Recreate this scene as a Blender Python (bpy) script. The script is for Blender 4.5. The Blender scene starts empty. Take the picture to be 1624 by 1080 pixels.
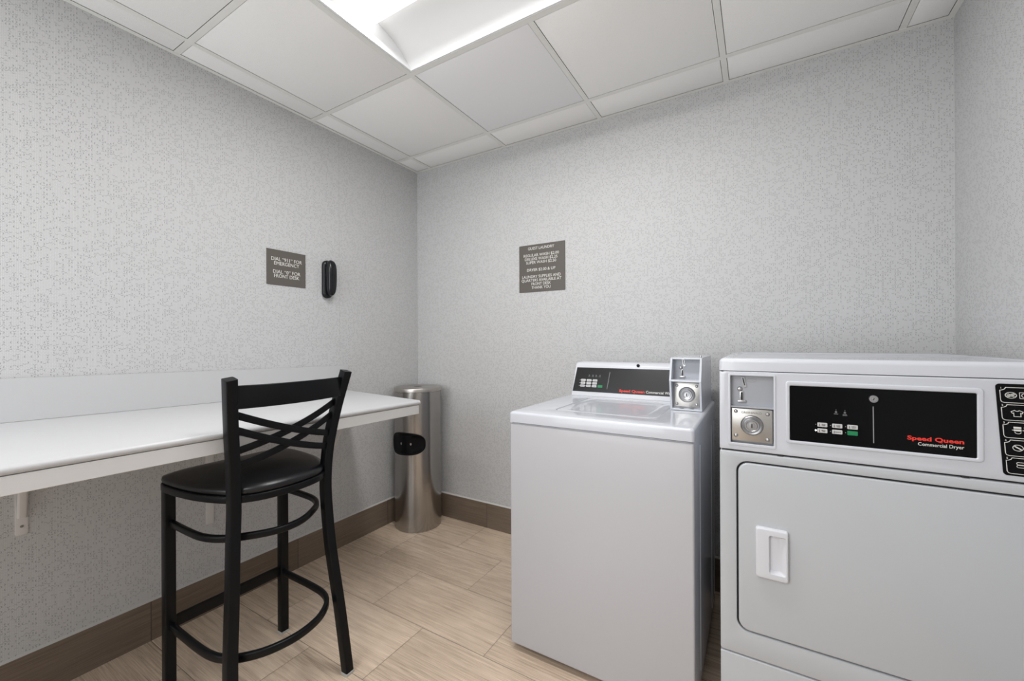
import bpy, bmesh, math, random
from mathutils import Vector, Matrix
random.seed(7)
sc = bpy.context.scene
COL = sc.collection

# ------------------------------------------------------------------ camera
F_PX = 652.63
YAW = math.radians(31.0015); ROLL = math.radians(-0.26017)
CAM = Vector((2.0943, -2.1773, 1.1858))
fw = Vector((-math.sin(YAW), math.cos(YAW), 0)); rt = Vector((math.cos(YAW), math.sin(YAW), 0)); up = Vector((0, 0, 1))
r2 = rt*math.cos(ROLL)+up*math.sin(ROLL); u2 = up*math.cos(ROLL)-rt*math.sin(ROLL)
cd = bpy.data.cameras.new('camera'); cam = bpy.data.objects.new('camera', cd); COL.objects.link(cam)
cam.matrix_world = Matrix(((r2.x, u2.x, -fw.x, CAM.x), (r2.y, u2.y, -fw.y, CAM.y), (r2.z, u2.z, -fw.z, CAM.z), (0, 0, 0, 1)))
cd.sensor_fit = 'HORIZONTAL'; cd.sensor_width = 36.0; cd.lens = F_PX/1624*36.0
cd.shift_y = 2.37/1624; cd.clip_start = 0.02; cd.clip_end = 50
sc.camera = cam
# ------------------------------------------------------------------ world, exposure
w = bpy.data.worlds.new('world'); sc.world = w; w.use_nodes = True
w.node_tree.nodes['Background'].inputs[0].default_value = (.9, .95, 1, 1)
w.node_tree.nodes['Background'].inputs[1].default_value = 0.3
LENS_STRENGTH = 2.1
TROFFER_WATTS = 17.5
# cool fill lamp added free-standing behind the camera; no doorway stands there
la = bpy.data.lights.new('rear_fill_light', 'AREA'); la.shape = 'RECTANGLE'; la.size = 1.5; la.size_y = 1.7
la.energy = 29.0; la.color = (.94, .975, 1.0)
lo_ = bpy.data.objects.new('rear_fill_light', la); COL.objects.link(lo_)
lo_.location = (.80, -3.70, 1.4); lo_.rotation_euler = (math.radians(90), 0, math.radians(-24))
sc.view_settings.view_transform = 'Standard'; sc.view_settings.look = 'None'
sc.view_settings.gamma = 1.0; sc.view_settings.use_curve_mapping = False
sc.view_settings.exposure = 0.17

W = 2.7242; ZC = 2.3964; YB = -4.1      # room: x 0..W, y YB..0, z 0..ZC

# ------------------------------------------------------------------ materials
def new_mat(name):
    m = bpy.data.materials.new(name); m.use_nodes = True
    nt = m.node_tree; b = nt.nodes['Principled BSDF']
    return m, nt, b
class G:
    """small helper to write shader maths"""
    def __init__(s, nt): s.nt = nt
    def _set(s, sock, v):
        if hasattr(v, 'is_output'): s.nt.links.new(v, sock)
        else: sock.default_value = v
    def m(s, op, a, b=0.0, c=0.0):
        n = s.nt.nodes.new('ShaderNodeMath'); n.operation = op
        s._set(n.inputs[0], a); s._set(n.inputs[1], b); s._set(n.inputs[2], c)
        return n.outputs[0]
    def pos(s):
        n = s.nt.nodes.new('ShaderNodeNewGeometry'); x = s.nt.nodes.new('ShaderNodeSeparateXYZ')
        s.nt.links.new(n.outputs['Position'], x.inputs[0]); return x.outputs[0], x.outputs[1], x.outputs[2]
    def vec(s, x, y, z=0.0):
        n = s.nt.nodes.new('ShaderNodeCombineXYZ')
        s._set(n.inputs[0], x); s._set(n.inputs[1], y); s._set(n.inputs[2], z); return n.outputs[0]
    def white(s, v):
        n = s.nt.nodes.new('ShaderNodeTexWhiteNoise'); n.noise_dimensions = '3D'; s.nt.links.new(v, n.inputs['Vector'])
        return n.outputs['Value']
    def noise(s, v, scale=1.0, detail=3.0, rough=.5):
        n = s.nt.nodes.new('ShaderNodeTexNoise'); n.inputs['Scale'].default_value = scale
        n.inputs['Detail'].default_value = detail; n.inputs['Roughness'].default_value = rough
        if v is not None: s.nt.links.new(v, n.inputs['Vector'])
        return n.outputs[0]
    def mix(s, f, a, b):
        n = s.nt.nodes.new('ShaderNodeMix'); n.data_type = 'RGBA'
        s._set(n.inputs[0], f)
        for i, v in ((6, a), (7, b)):
            if hasattr(v, 'is_output'): s.nt.links.new(v, n.inputs[i])
            else: n.inputs[i].default_value = (*v, 1)
        return n.outputs[2]
    def bump(s, h, strength, dist):
        n = s.nt.nodes.new('ShaderNodeBump'); n.inputs['Strength'].default_value = strength
        n.inputs['Distance'].default_value = dist; s.nt.links.new(h, n.inputs['Height']); return n.outputs[0]

def simple(name, col, rough=.5, metal=0.0, coat=0.0, bump=None, spec=.5):
    m, nt, b = new_mat(name)
    b.inputs['Base Color'].default_value = (*col, 1); b.inputs['Roughness'].default_value = rough
    b.inputs['Metallic'].default_value = metal; b.inputs['Coat Weight'].default_value = coat
    b.inputs['Specular IOR Level'].default_value = spec
    g = G(nt); px = g.vec(*g.pos())
    nz = g.noise(px, 35.0, 2.0)
    r = g.m('ADD', g.m('MULTIPLY', g.m('SUBTRACT', nz, .5), .08), rough)
    nt.links.new(r, b.inputs['Roughness'])
    if bump:
        nt.links.new(g.bump(g.noise(px, bump[0], 3.0), bump[1], bump[2]), b.inputs['Normal'])
    return m

def wallpaper(name, axis):
    m, nt, b = new_mat(name); g = G(nt)
    x, y, z = g.pos(); u = x if axis == 'x' else y
    CW, CH = .0074, .0080
    cu = g.m('DIVIDE', u, CW); iu = g.m('FLOOR', cu); fu = g.m('SUBTRACT', g.m('FRACT', cu), .5)
    cv = g.m('ADD', g.m('DIVIDE', z, CH), g.m('MULTIPLY', g.m('MODULO', g.m('ABSOLUTE', iu), 2.0), .5))
    iv = g.m('FLOOR', cv); fv = g.m('SUBTRACT', g.m('FRACT', cv), .5)
    rnd = g.white(g.vec(iu, iv, 3.0)); par = g.m('MODULO', g.m('ABSOLUTE', g.m('ADD', iu, iv)), 2.0); rnd2 = g.white(g.vec(iu, iv, 9.0))
    # upright crescent
    sgn = g.m('SUBTRACT', g.m('MULTIPLY', g.m('GREATER_THAN', rnd2, .5), 2.0), 1.0)
    cx = g.m('SUBTRACT', g.m('ADD', fu, g.m('MULTIPLY', sgn, .12)), g.m('MULTIPLY', sgn, g.m('MULTIPLY', g.m('MULTIPLY', fv, fv), 1.6)))
    a = g.m('MULTIPLY', g.m('LESS_THAN', g.m('ABSOLUTE', cx), .13), g.m('LESS_THAN', g.m('ABSOLUTE', fv), .42))
    a = g.m('MULTIPLY', a, g.m('MULTIPLY', g.m('LESS_THAN', rnd, .46), g.m('LESS_THAN', par, .5)))
    # lying wave
    cy = g.m('SUBTRACT', g.m('ADD', fv, g.m('MULTIPLY', sgn, .15)), g.m('MULTIPLY', sgn, g.m('MULTIPLY', g.m('MULTIPLY', fu, fu), 1.5)))
    c = g.m('LESS_THAN', g.m('ABSOLUTE', cy), .10)
    c = g.m('MULTIPLY', c, g.m('MULTIPLY', g.m('GREATER_THAN', rnd, .64), g.m('GREATER_THAN', par, .5)))
    tick = g.m('MAXIMUM', a, c)
    # woven bead texture
    tri = g.m('ABSOLUTE', g.m('SUBTRACT', g.m('FRACT', g.m('DIVIDE', u, .0074)), .5))
    chev = g.m('SINE', g.m('MULTIPLY', g.m('ADD', z, g.m('MULTIPLY', tri, .0060)), 2*math.pi/.0050))
    colm = g.m('COSINE', g.m('MULTIPLY', u, 4*math.pi/.0074))
    bead = g.m('ADD', g.m('ADD', g.m('MULTIPLY', chev, .30), g.m('MULTIPLY', colm, .20)), .5)
    soft = g.noise(g.vec(u, z, 0.0), 2.2, 2.0)
    base = g.mix(bead, (.44, .443, .448), (.635, .637, .64))
    base = g.mix(g.m('MULTIPLY', soft, .10), base, (.55, .55, .56))
    # paper seam, one drop wide
    sm = g.m('LESS_THAN', g.m('ABSOLUTE', g.m('SUBTRACT', g.m('FRACT', g.m('DIVIDE', g.m('ADD', u, 5.5), 1.37)), .54745)), .0006)
    base = g.mix(g.m('MULTIPLY', sm, .45 if axis == 'y' else 0.0), base, (.30, .29, .28))
    col = g.mix(g.m('MULTIPLY', tick, .66), base, (.19, .195, .20))
    nt.links.new(col, b.inputs['Base Color']); b.inputs['Roughness'].default_value = .62
    b.inputs['Specular IOR Level'].default_value = .3
    nt.links.new(g.bump(bead, .25, .0006), b.inputs['Normal'])
    return m

def woodtile(name, mode, c_lo, c_hi, grout, rough=.36):
    """wood-look porcelain; mode 'floor' (x,y running bond), 'x' or 'y' for skirting along that axis"""
    m, nt, b = new_mat(name); g = G(nt); x, y, z = g.pos()
    if mode == 'floor':
        v = g.m('DIVIDE', g.m('SUBTRACT', .01, y), .305); row = g.m('FLOOR', v); fv = g.m('FRACT', v)
        uu = g.m('DIVIDE', g.m('ADD', g.m('SUBTRACT', x, .587), g.m('MULTIPLY', g.m('MODULO', g.m('ABSOLUTE', row), 2.0), .305)), .61)
        along, across = x, y
        gv = g.m('LESS_THAN', g.m('SUBTRACT', .5, g.m('ABSOLUTE', g.m('SUBTRACT', fv, .5))), .0016/.305)
    elif mode == 'x':
        uu = g.m('DIVIDE', g.m('SUBTRACT', x, .598), .61); row = 21.0; along, across = x, z; gv = 0.0
    else:
        uu = g.m('DIVIDE', g.m('ADD', y, .904), .61); row = 37.0; along, across = y, z; gv = 0.0
    cell = g.m('FLOOR', uu); fu = g.m('FRACT', uu)
    gu = g.m('LESS_THAN', g.m('SUBTRACT', .5, g.m('ABSOLUTE', g.m('SUBTRACT', fu, .5))), .0016/.61)
    gr = g.m('MAXIMUM', gu, gv)
    rnd = g.white(g.vec(cell, row, 1.0))
    off = g.m('MULTIPLY', rnd, 37.0)
    n1 = g.noise(g.vec(g.m('ADD', g.m('MULTIPLY', along, 7.0), off), g.m('MULTIPLY', across, 430.0), off), 1.0, 4.0, .62)
    n2 = g.noise(g.vec(g.m('ADD', g.m('MULTIPLY', along, 2.2), off), g.m('MULTIPLY', across, 60.0), off), 1.0, 3.0, .6)
    n3 = g.noise(g.vec(g.m('MULTIPLY', along, 3.0), g.m('MULTIPLY', across, 4.0), off), 1.0, 2.0, .5)
    s = g.m('ADD', g.m('MULTIPLY', g.m('SUBTRACT', n1, .5), 2.2), g.m('MULTIPLY', g.m('SUBTRACT', n2, .5), .8))
    s = g.m('ADD', s, g.m('MULTIPLY', g.m('SUBTRACT', n3, .5), .7))
    s = g.m('ADD', g.m('ADD', s, .5), g.m('MULTIPLY', g.m('SUBTRACT', rnd, .5), .22))
    s = g.m('MINIMUM', g.m('MAXIMUM', s, 0.0), 1.0)
    col = g.mix(s, c_lo, c_hi); col = g.mix(gr, col, grout)
    nt.links.new(col, b.inputs['Base Color'])
    nt.links.new(g.m('ADD', g.m('MULTIPLY', g.m('SUBTRACT', n2, .5), .2), rough), b.inputs['Roughness'])
    h = g.m('SUBTRACT', g.m('MULTIPLY', n1, .3), g.m('MULTIPLY', gr, 2.0))
    nt.links.new(g.bump(h, .35, .0008), b.inputs['Normal'])
    return m

def ceiling_tile_mat():
    m, nt, b = new_mat('mineral_fibre'); g = G(nt); x, y, z = g.pos(); v = g.vec(x, y, 0.0)
    n = g.noise(v, 260.0, 3.0, .6); n2 = g.noise(v, 900.0, 2.0); big = g.noise(v, 3.0, 2.0)
    pit = g.m('GREATER_THAN', n, .63)
    col = g.mix(g.m('MULTIPLY', pit, .22), (.91, .91, .90), (.58, .575, .56))
    col = g.mix(g.m('MULTIPLY', big, .12), col, (.82, .815, .80))
    nt.links.new(col, b.inputs['Base Color']); b.inputs['Roughness'].default_value = .9
    nt.links.new(g.bump(g.m('ADD', n, g.m('MULTIPLY', n2, .5)), .5, .0012), b.inputs['Normal'])
    return m

def steel(name, col, rough, vertical=True, sc1=700.0):
    m, nt, b = new_mat(name); g = G(nt); x, y, z = g.pos()
    n = g.noise(g.vec(g.m('MULTIPLY', x, 3.0), g.m('MULTIPLY', y, 3.0), g.m('MULTIPLY', z, sc1)), 1.0, 3.0) if vertical else \
        g.noise(g.vec(g.m('MULTIPLY', x, 6.0), y, g.m('MULTIPLY', z, sc1)), 1.0, 3.0)
    b.inputs['Base Color'].default_value = (*col, 1); b.inputs['Metallic'].default_value = 1.0
    nt.links.new(g.m('ADD', g.m('MULTIPLY', g.m('SUBTRACT', n, .5), .06), rough), b.inputs['Roughness'])
    nt.links.new(g.bump(n, .03, .0003), b.inputs['Normal'])
    return m

def emit(name, col, strength):
    m, nt, b = new_mat(name); b.inputs['Base Color'].default_value = (*col, 1)
    b.inputs['Emission Color'].default_value = (*col, 1); b.inputs['Emission Strength'].default_value = strength
    return m

M = {
 'paper_x': wallpaper('wallpaper_back', 'x'), 'paper_y': wallpaper('wallpaper_side', 'y'),
 'floor': woodtile('floor_tile', 'floor', (.40, .305, .225), (.78, .63, .49), (.27, .21, .16), .28),
 'base_x': woodtile('skirting_tile_x', 'x', (.115, .085, .062), (.215, .165, .125), (.07, .055, .045), .45),
 'base_y': woodtile('skirting_tile_y', 'y', (.115, .085, .062), (.215, .165, .125), (.07, .055, .045), .45),
 'caulk': simple('caulk', (.55, .54, .52), .6),
 'tile': ceiling_tile_mat(),
 'tile_smooth': simple('smooth_ceiling_panel', (.86, .865, .88), .55),
 'tee': simple('painted_steel_tee', (.80, .80, .77), .45),
 'plenum': simple('plenum_dark', (.03, .03, .03), .9),
 'troffer': simple('troffer_white', (.80, .81, .82), .4),
 'lens': emit('lit_lens', (1.0, .985, .96), LENS_STRENGTH),
 'laminate': simple('white_laminate', (.53, .535, .545), .38),
 'white_paint': simple('white_paint', (.62, .615, .61), .42),
 'bracket': simple('bracket_enamel', (.62, .61, .60), .4),
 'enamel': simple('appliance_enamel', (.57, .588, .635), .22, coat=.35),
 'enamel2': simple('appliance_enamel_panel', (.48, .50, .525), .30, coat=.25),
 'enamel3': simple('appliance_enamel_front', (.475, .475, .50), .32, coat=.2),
 'plastic_w': simple('white_plastic', (.64, .65, .69), .32),
 'recess': simple('recess_shade_grey', (.38, .395, .43), .4),  # grey darkened to carry the shading inside the coin pockets
 'gap': simple('dark_gap', (.02, .02, .022), .7),
 'black_panel': simple('black_gloss_panel', (.003, .0033, .004), .16, spec=.12),
 'panel_w': simple('charcoal_panel', (.010, .010, .011), .25, spec=.3),
 'frame': simple('black_powdercoat', (.0045, .005, .006), .34, bump=(900.0, .15, .0004), spec=.18),
 'vinyl': simple('black_vinyl', (.003, .0036, .0055), .33, bump=(420.0, .08, .0003), spec=.5),
 'rubber': simple('black_plastic', (.004, .004, .005), .34, spec=.14),
 'phone': simple('phone_black', (.006, .0068, .0085), .24, spec=.4),
 'glide': simple('grey_glide', (.42, .42, .40), .5),
 'steel': steel('brushed_steel', (.41, .395, .38), .22),
 'steel_lid': steel('brushed_steel_lid', (.48, .45, .42), .32, False),
 'plate': steel('satin_plate', (.50, .485, .46), .34, False, 900.0),
 'chrome': simple('chrome', (.46, .46, .47), .32, metal=1.0),
 'sign': simple('taupe_sign', (.105, .094, .082), .42),
 'ink_w': simple('white_ink', (.72, .71, .68), .5),
 'ink_grey': simple('grey_ink', (.30, .30, .31), .5),
 'ink_k': simple('black_ink', (.02, .02, .02), .5),
 'ink_red': simple('red_ink', (.80, .035, .02), .45),
 'green': simple('green_key', (.005, .21, .075), .4),
 'key': simple('grey_key', (.55, .55, .55), .45),
 'led': emit('lit_led', (.85, .97, 1.0), 4.0),
 'emboss': simple('embossed_mark', (.22, .21, .20), .5),
}

# ------------------------------------------------------------------ mesh helpers
def obj(name, bm, mat, parent=None, smooth=35, recalc=True):
    if recalc: bmesh.ops.recalc_face_normals(bm, faces=bm.faces[:])
    me = bpy.data.meshes.new(name); bm.to_mesh(me); bm.free()
    mats = mat if isinstance(mat, (list, tuple)) else [mat]
    for k in mats: me.materials.append(M[k])
    if smooth:
        me.polygons.foreach_set('use_smooth', [True]*len(me.polygons))
        me.set_sharp_from_angle(angle=math.radians(smooth))
    o = bpy.data.objects.new(name, me); COL.objects.link(o)
    if parent is not None:
        o.parent = parent; wm = Matrix.Identity(4); p = parent
        while p is not None: wm = p.matrix_basis @ wm; p = p.parent
        inv = wm.inverted(); me.transform(inv)
    return o
def thing(name, label, cat, loc, group=None):
    o = bpy.data.objects.new(name, None); COL.objects.link(o); o.empty_display_size = .1
    o.location = loc; o['label'] = label; o['category'] = cat
    if group: o['group'] = group
    return o
def tag(o, label, cat, group=None):
    o['label'] = label; o['category'] = cat
    if group: o['group'] = group
    return o
def struct(name, bm, mat, parent=None, smooth=30):
    o = obj(name, bm, mat, parent, smooth)
    o['kind'] = 'structure'
    return o
def B(): return bmesh.new()
def box(bm, x0, x1, y0, y1, z0, z1, mi=0):
    vs = [bm.verts.new(p) for p in ((x0,y0,z0),(x1,y0,z0),(x1,y1,z0),(x0,y1,z0),(x0,y0,z1),(x1,y0,z1),(x1,y1,z1),(x0,y1,z1))]
    fs = [bm.faces.new([vs[i] for i in q]) for q in ((0,3,2,1),(4,5,6,7),(0,1,5,4),(1,2,6,5),(2,3,7,6),(3,0,4,7))]
    for f in fs: f.material_index = mi
    return vs, fs
def bbox(bm, x0, x1, y0, y1, z0, z1, bev, seg=3):
    t = bmesh.new(); box(t, x0, x1, y0, y1, z0, z1)
    bmesh.ops.bevel(t, geom=t.edges[:], offset=bev, segments=seg, profile=.5, affect='EDGES')
    merge(bm, t)
def merge(bm, t, mat4=None):
    if mat4 is not None: bmesh.ops.transform(t, matrix=mat4, verts=t.verts[:])
    mp = {v: bm.verts.new(v.co) for v in t.verts}
    for f in t.faces:
        try: nf = bm.faces.new([mp[v] for v in f.verts]); nf.material_index = f.material_index
        except ValueError: pass
    t.free()
def rr(x0, x1, z0, z1, r, n=6):
    r = max(min(r, (x1-x0)/2-1e-5, (z1-z0)/2-1e-5), 1e-5); pts = []
    for cx, cz, a0 in ((x1-r, z1-r, 0), (x0+r, z1-r, 90), (x0+r, z0+r, 180), (x1-r, z0+r, 270)):
        for i in range(n+1):
            a = math.radians(a0+90*i/n); pts.append((cx+r*math.cos(a), cz+r*math.sin(a)))
    return pts
def stack(bm, loops, M3, cap0=True, cap1=True, close=False, mi=0):
    """loops: list of (list of 2D points, depth)"""
    rows = [[bm.verts.new(M3(a, b, c)) for a, b in pts] for pts, c in loops]
    pairs = list(zip(rows, rows[1:]))
    if close: pairs.append((rows[-1], rows[0]))
    for A, Bq in pairs:
        n = len(A)
        for i in range(n):
            f = bm.faces.new((A[i], A[(i+1) % n], Bq[(i+1) % n], Bq[i])); f.material_index = mi
    if not close:
        if cap0: bm.faces.new(rows[0]).material_index = mi
        if cap1: bm.faces.new(rows[-1][::-1]).material_index = mi
    return rows
def slab(bm, x0, x1, z0, z1, r, c0, c1, bev, M3, seg=4, n=6, mi=0):
    L = [(rr(x0, x1, z0, z1, r, n), c0)]
    s = 1 if c1 > c0 else -1
    for k in range(seg+1):
        a = math.pi/2*k/seg; i = bev*(1-math.cos(a)); c = c1-s*bev*(1-math.sin(a))
        L.append((rr(x0+i, x1-i, z0+i, z1-i, max(r-i, 1e-4), n), c))
    stack(bm, L, M3, mi=mi)
def frame(bm, o, i, ro, ri, c0, c1, bev, M3, seg=3, n=6, bevi=None, mi=0):
    """ring between outer rect o and inner rect i (x0,x1,z0,z1)"""
    bi = bev if bevi is None else bevi
    L = [(rr(*o, ro, n), c0)]
    for k in range(seg+1):
        a = math.pi/2*k/seg; d = bev*(1-math.cos(a)); c = c1-bev*(1-math.sin(a))
        L.append((rr(o[0]+d, o[1]-d, o[2]+d, o[3]-d, max(ro-d, 1e-4), n), c))
    for k in range(seg, -1, -1):
        a = math.pi/2*k/seg; d = bi*(1-math.cos(a)); c = c1-bi*(1-math.sin(a))
        L.append((rr(i[0]-d, i[1]+d, i[2]-d, i[3]+d, ri+d, n), c))
    L.append((rr(*i, ri, n), c0))
    stack(bm, L, M3, close=True, mi=mi)
def front(y0): return lambda a, b, c: Vector((a, y0-c, b))
def topm(z0): return lambda a, b, c: Vector((a, b, z0+c))
def leftw(x0): return lambda a, b, c: Vector((x0+c, a, b))
def lathe(bm, prof, seg=48, centre=(0, 0, 0), axis='z', M3=None):
    rows = []
    for r, z in prof:
        if M3: rows.append([bm.verts.new(M3(r*math.cos(2*math.pi*i/seg), r*math.sin(2*math.pi*i/seg), z)) for i in range(seg)])
        else: rows.append([bm.verts.new((centre[0]+r*math.cos(2*math.pi*i/seg), centre[1]+r*math.sin(2*math.pi*i/seg), centre[2]+z)) for i in range(seg)])
    for A, Bq in zip(rows, rows[1:]):
        for i in range(seg): bm.faces.new((A[i], A[(i+1) % seg], Bq[(i+1) % seg], Bq[i]))
    if prof[0][0] > 0: bm.faces.new(rows[0])
    if prof[-1][0] > 0: bm.faces.new(rows[-1][::-1])
def catmull(P, n=8, closed=False):
    P = [Vector(p) for p in P]; out = []; N = len(P)
    rng = range(N) if closed else range(N-1)
    for i in rng:
        p0 = P[(i-1) % N] if closed or i > 0 else P[0]*2-P[1]
        p1 = P[i]; p2 = P[(i+1) % N]
        p3 = P[(i+2) % N] if closed or i+2 < N else P[-1]*2-P[-2]
        for k in range(n):
            t = k/n
            out.append(.5*((2*p1)+(p2-p0)*t+(2*p0-5*p1+4*p2-p3)*t*t+(3*p1-p0-3*p2+p3)*t**3))
    if not closed: out.append(P[-1])
    return out
def sweep(bm, path, wd, ht, ref, r=.003, closed=False, n=3):
    """rounded rectangle profile; ht lies along ref (projected), wd across"""
    prof = rr(-wd/2, wd/2, -ht/2, ht/2, r, n); rows = []; N = len(path)
    for i, p in enumerate(path):
        if closed: t = (path[(i+1) % N]-path[i-1])
        else: t = path[min(i+1, N-1)]-path[max(i-1, 0)]
        t.normalize(); rf = ref(i) if callable(ref) else Vector(ref)
        h = (rf-t*rf.dot(t)).normalized(); s = t.cross(h)
        rows.append([bm.verts.new(p+s*a+h*b) for a, b in prof])
    pr = list(zip(rows, rows[1:]))
    if closed: pr.append((rows[-1], rows[0]))
    for A, Bq in pr:
        m = len(A)
        for i in range(m): bm.faces.new((A[i], A[(i+1) % m], Bq[(i+1) % m], Bq[i]))
    if not closed: bm.faces.new(rows[0]); bm.faces.new(rows[-1][::-1])
def text_mesh(bm, s, x, z, M3, width=None, height=None, bold=0.0, align='CENTER', thick=.0004):
    """flat lettering with real thickness; z is the middle of the capitals"""
    cu = bpy.data.curves.new('t', 'FONT'); cu.body = s; cu.size = 1.0; cu.offset = bold; cu.resolution_u = 3
    to = bpy.data.objects.new('t', cu); COL.objects.link(to)
    dg = bpy.context.evaluated_depsgraph_get(); me = bpy.data.meshes.new_from_object(to.evaluated_get(dg))
    COL.objects.unlink(to); bpy.data.objects.remove(to)
    xs = [v.co.x for v in me.vertices]; x0, x1 = min(xs), max(xs); cap = .70
    sy = (height/cap) if height else None; sx = (width/(x1-x0)) if width else sy
    if sy is None: sy = sx
    wdt = (x1-x0)*sx; ox = x-wdt/2 if align == 'CENTER' else (x if align == 'LEFT' else x-wdt)
    t = bmesh.new(); t.from_mesh(me)
    for v in t.verts:
        a, b = v.co.x, v.co.y
        v.co = (ox+(a-x0)*sx, z+(b-cap/2)*sy, 0)
    ex = bmesh.ops.extrude_face_region(t, geom=t.faces[:])
    for v in [e for e in ex['geom'] if isinstance(e, bmesh.types.BMVert)]: v.co.z = thick
    for v in t.verts: v.co = M3(v.co.x, v.co.y, v.co.z)
    merge(bm, t)
def ribbon(bm, pts, wd, M3, closed=False, c0=0.0, c1=.0004):
    """flat line of width wd through 2D pts"""
    n = len(pts); L = []
    for i in range(n):
        a = Vector(pts[i-1] if (closed or i > 0) else pts[0]); c = Vector(pts[(i+1) % n] if (closed or i < n-1) else pts[-1]); p = Vector(pts[i])
        d1 = (p-a); d2 = (c-p)
        d1 = d1.normalized() if d1.length > 1e-9 else d2.normalized(); d2 = d2.normalized() if d2.length > 1e-9 else d1
        nn = Vector((-(d1+d2).y, (d1+d2).x))
        nn = nn.normalized() if nn.length > 1e-6 else Vector((-d1.y, d1.x))
        k = 1/max(.5, nn.dot(Vector((-d1.y, d1.x))))
        L.append((p+nn*wd/2*k, p-nn*wd/2*k))
    rows = [[bm.verts.new(M3(q[0].x, q[0].y, c0)), bm.verts.new(M3(q[1].x, q[1].y, c0)), bm.verts.new(M3(q[1].x, q[1].y, c1)), bm.verts.new(M3(q[0].x, q[0].y, c1))] for q in L]
    pr = list(zip(rows, rows[1:]))
    if closed: pr.append((rows[-1], rows[0]))
    for A, Bq in pr:
        for i in range(4): bm.faces.new((A[i], A[(i+1) % 4], Bq[(i+1) % 4], Bq[i]))
    if not closed: bm.faces.new(rows[0]); bm.faces.new(rows[-1][::-1])
def circ(cx, cz, rx, rz=None, n=20, a0=0, a1=360):
    rz = rx if rz is None else rz; full = abs(a1-a0) >= 360
    k = n if full else n+1
    return [(cx+rx*math.cos(math.radians(a0+(a1-a0)*i/n)), cz+rz*math.sin(math.radians(a0+(a1-a0)*i/n))) for i in range(k)]

# ================================================================== ROOM SHELL
T = .12
bm = B(); box(bm, -T, W+T, YB-T, T, -.1, 0); struct('floor', bm, 'floor', smooth=0)
bm = B(); box(bm, -T, 0, YB-T, T, 0, ZC+.25); struct('wall_left', bm, 'paper_y', smooth=0)
bm = B(); box(bm, 0, W, 0, T, 0, ZC+.25); struct('wall_back', bm, 'paper_x', smooth=0)
bm = B(); box(bm, W, W+T, YB-T, T, 0, ZC+.25); struct('wall_right', bm, 'paper_y', smooth=0)
bm = B(); box(bm, 0, W, YB-T, YB, 0, ZC+.25); struct('wall_front', bm, 'paper_x', smooth=0)

def skirting(name, M3, a0, a1, mat):
    bm = B(); H = .156; t = .010
    stack(bm, [([(0.0, 0.0), (t, 0.0), (t, H-.002), (t-.002, H), (0.0, H)], a0), ([(0.0, 0.0), (t, 0.0), (t, H-.002), (t-.002, H), (0.0, H)], a1)], M3)
    o = struct(name, bm, mat, smooth=0)
    bm = B(); stack(bm, [([(0.0, H), (t-.002, H), (.001, H+.007), (0.0, H+.007)], a0), ([(0.0, H), (t-.002, H), (.001, H+.007), (0.0, H+.007)], a1)], M3)
    struct('caulk_line', bm, 'caulk', o, smooth=0)
skirting('baseboard_left', lambda c, z, a: Vector((c, a, z)), YB, 0, 'base_y')
skirting('baseboard_back', lambda c, z, a: Vector((a, -c, z)), .010, W-.010, 'base_x')
skirting('baseboard_right', lambda c, z, a: Vector((W-c, a, z)), YB, 0, 'base_y')
skirting('baseboard_front', lambda c, z, a: Vector((a, YB+c, z)), .010, W-.010, 'base_x')

# suspended ceiling
GX = [.7467+.61*k for k in range(-1, 4)]; GY = [-.814+.61*k for k in range(1, -6, -1)]
bm = B(); box(bm, 0, W, YB, 0, ZC+.13, ZC+.15); ceil = struct('ceiling', bm, 'plenum', smooth=0)
bm = B(); hw = .0118
LIGHTS = [(0, 0), (0, -3)]          # fixtures: column of left edge, row offset of the +y edge (in tiles from -.814)
def in_light(x, y):
    for i, j in LIGHTS:
        X0 = .7467+.61*i; Y1 = -.814+.61*j
        if X0+.02 < x < X0+1.2 and Y1-.6 < y < Y1-.01: return True
    return False
ys = sorted(GY+[0, YB]); xs = sorted([x for x in GX if 0 < x < W]+[0, W])
for gy in GY:                                              # tees running along x
    box(bm, 0, W, gy-hw, gy+hw, ZC, ZC+.0015); box(bm, 0, W, gy-.002, gy+.002, ZC+.0015, ZC+.035)
for gx in GX:                                              # cross tees, cut by the tees along x
    if not 0 < gx < W: continue
    for a, b in zip(ys, ys[1:]):
        if in_light(gx, (a+b)/2): continue
        if b-a < .03: continue
        box(bm, gx-hw, gx+hw, a+hw, b-hw if b < 0 else b, ZC-.0004, ZC+.0011); box(bm, gx-.002, gx+.002, a+hw, b-hw, ZC+.0011, ZC+.033)
grid = struct('ceiling_grid', bm, 'tee', ceil, smooth=0)
bm = B(); aw = .020
box(bm, 0, aw, YB, 0, ZC-.0012, ZC); box(bm, W-aw, W, YB, 0, ZC-.0012, ZC); box(bm, aw, W-aw, -aw, 0, ZC-.0012, ZC); box(bm, aw, W-aw, YB, YB+aw, ZC-.0012, ZC)
box(bm, 0, .0012, YB, 0, ZC, ZC+.02); box(bm, W-.0012, W, YB, 0, ZC, ZC+.02); box(bm, 0, W, -.0012, 0, ZC, ZC+.02); box(bm, 0, W, YB, YB+.0012, ZC, ZC+.02)
struct('wall_angle', bm, 'tee', ceil, smooth=0)
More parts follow.
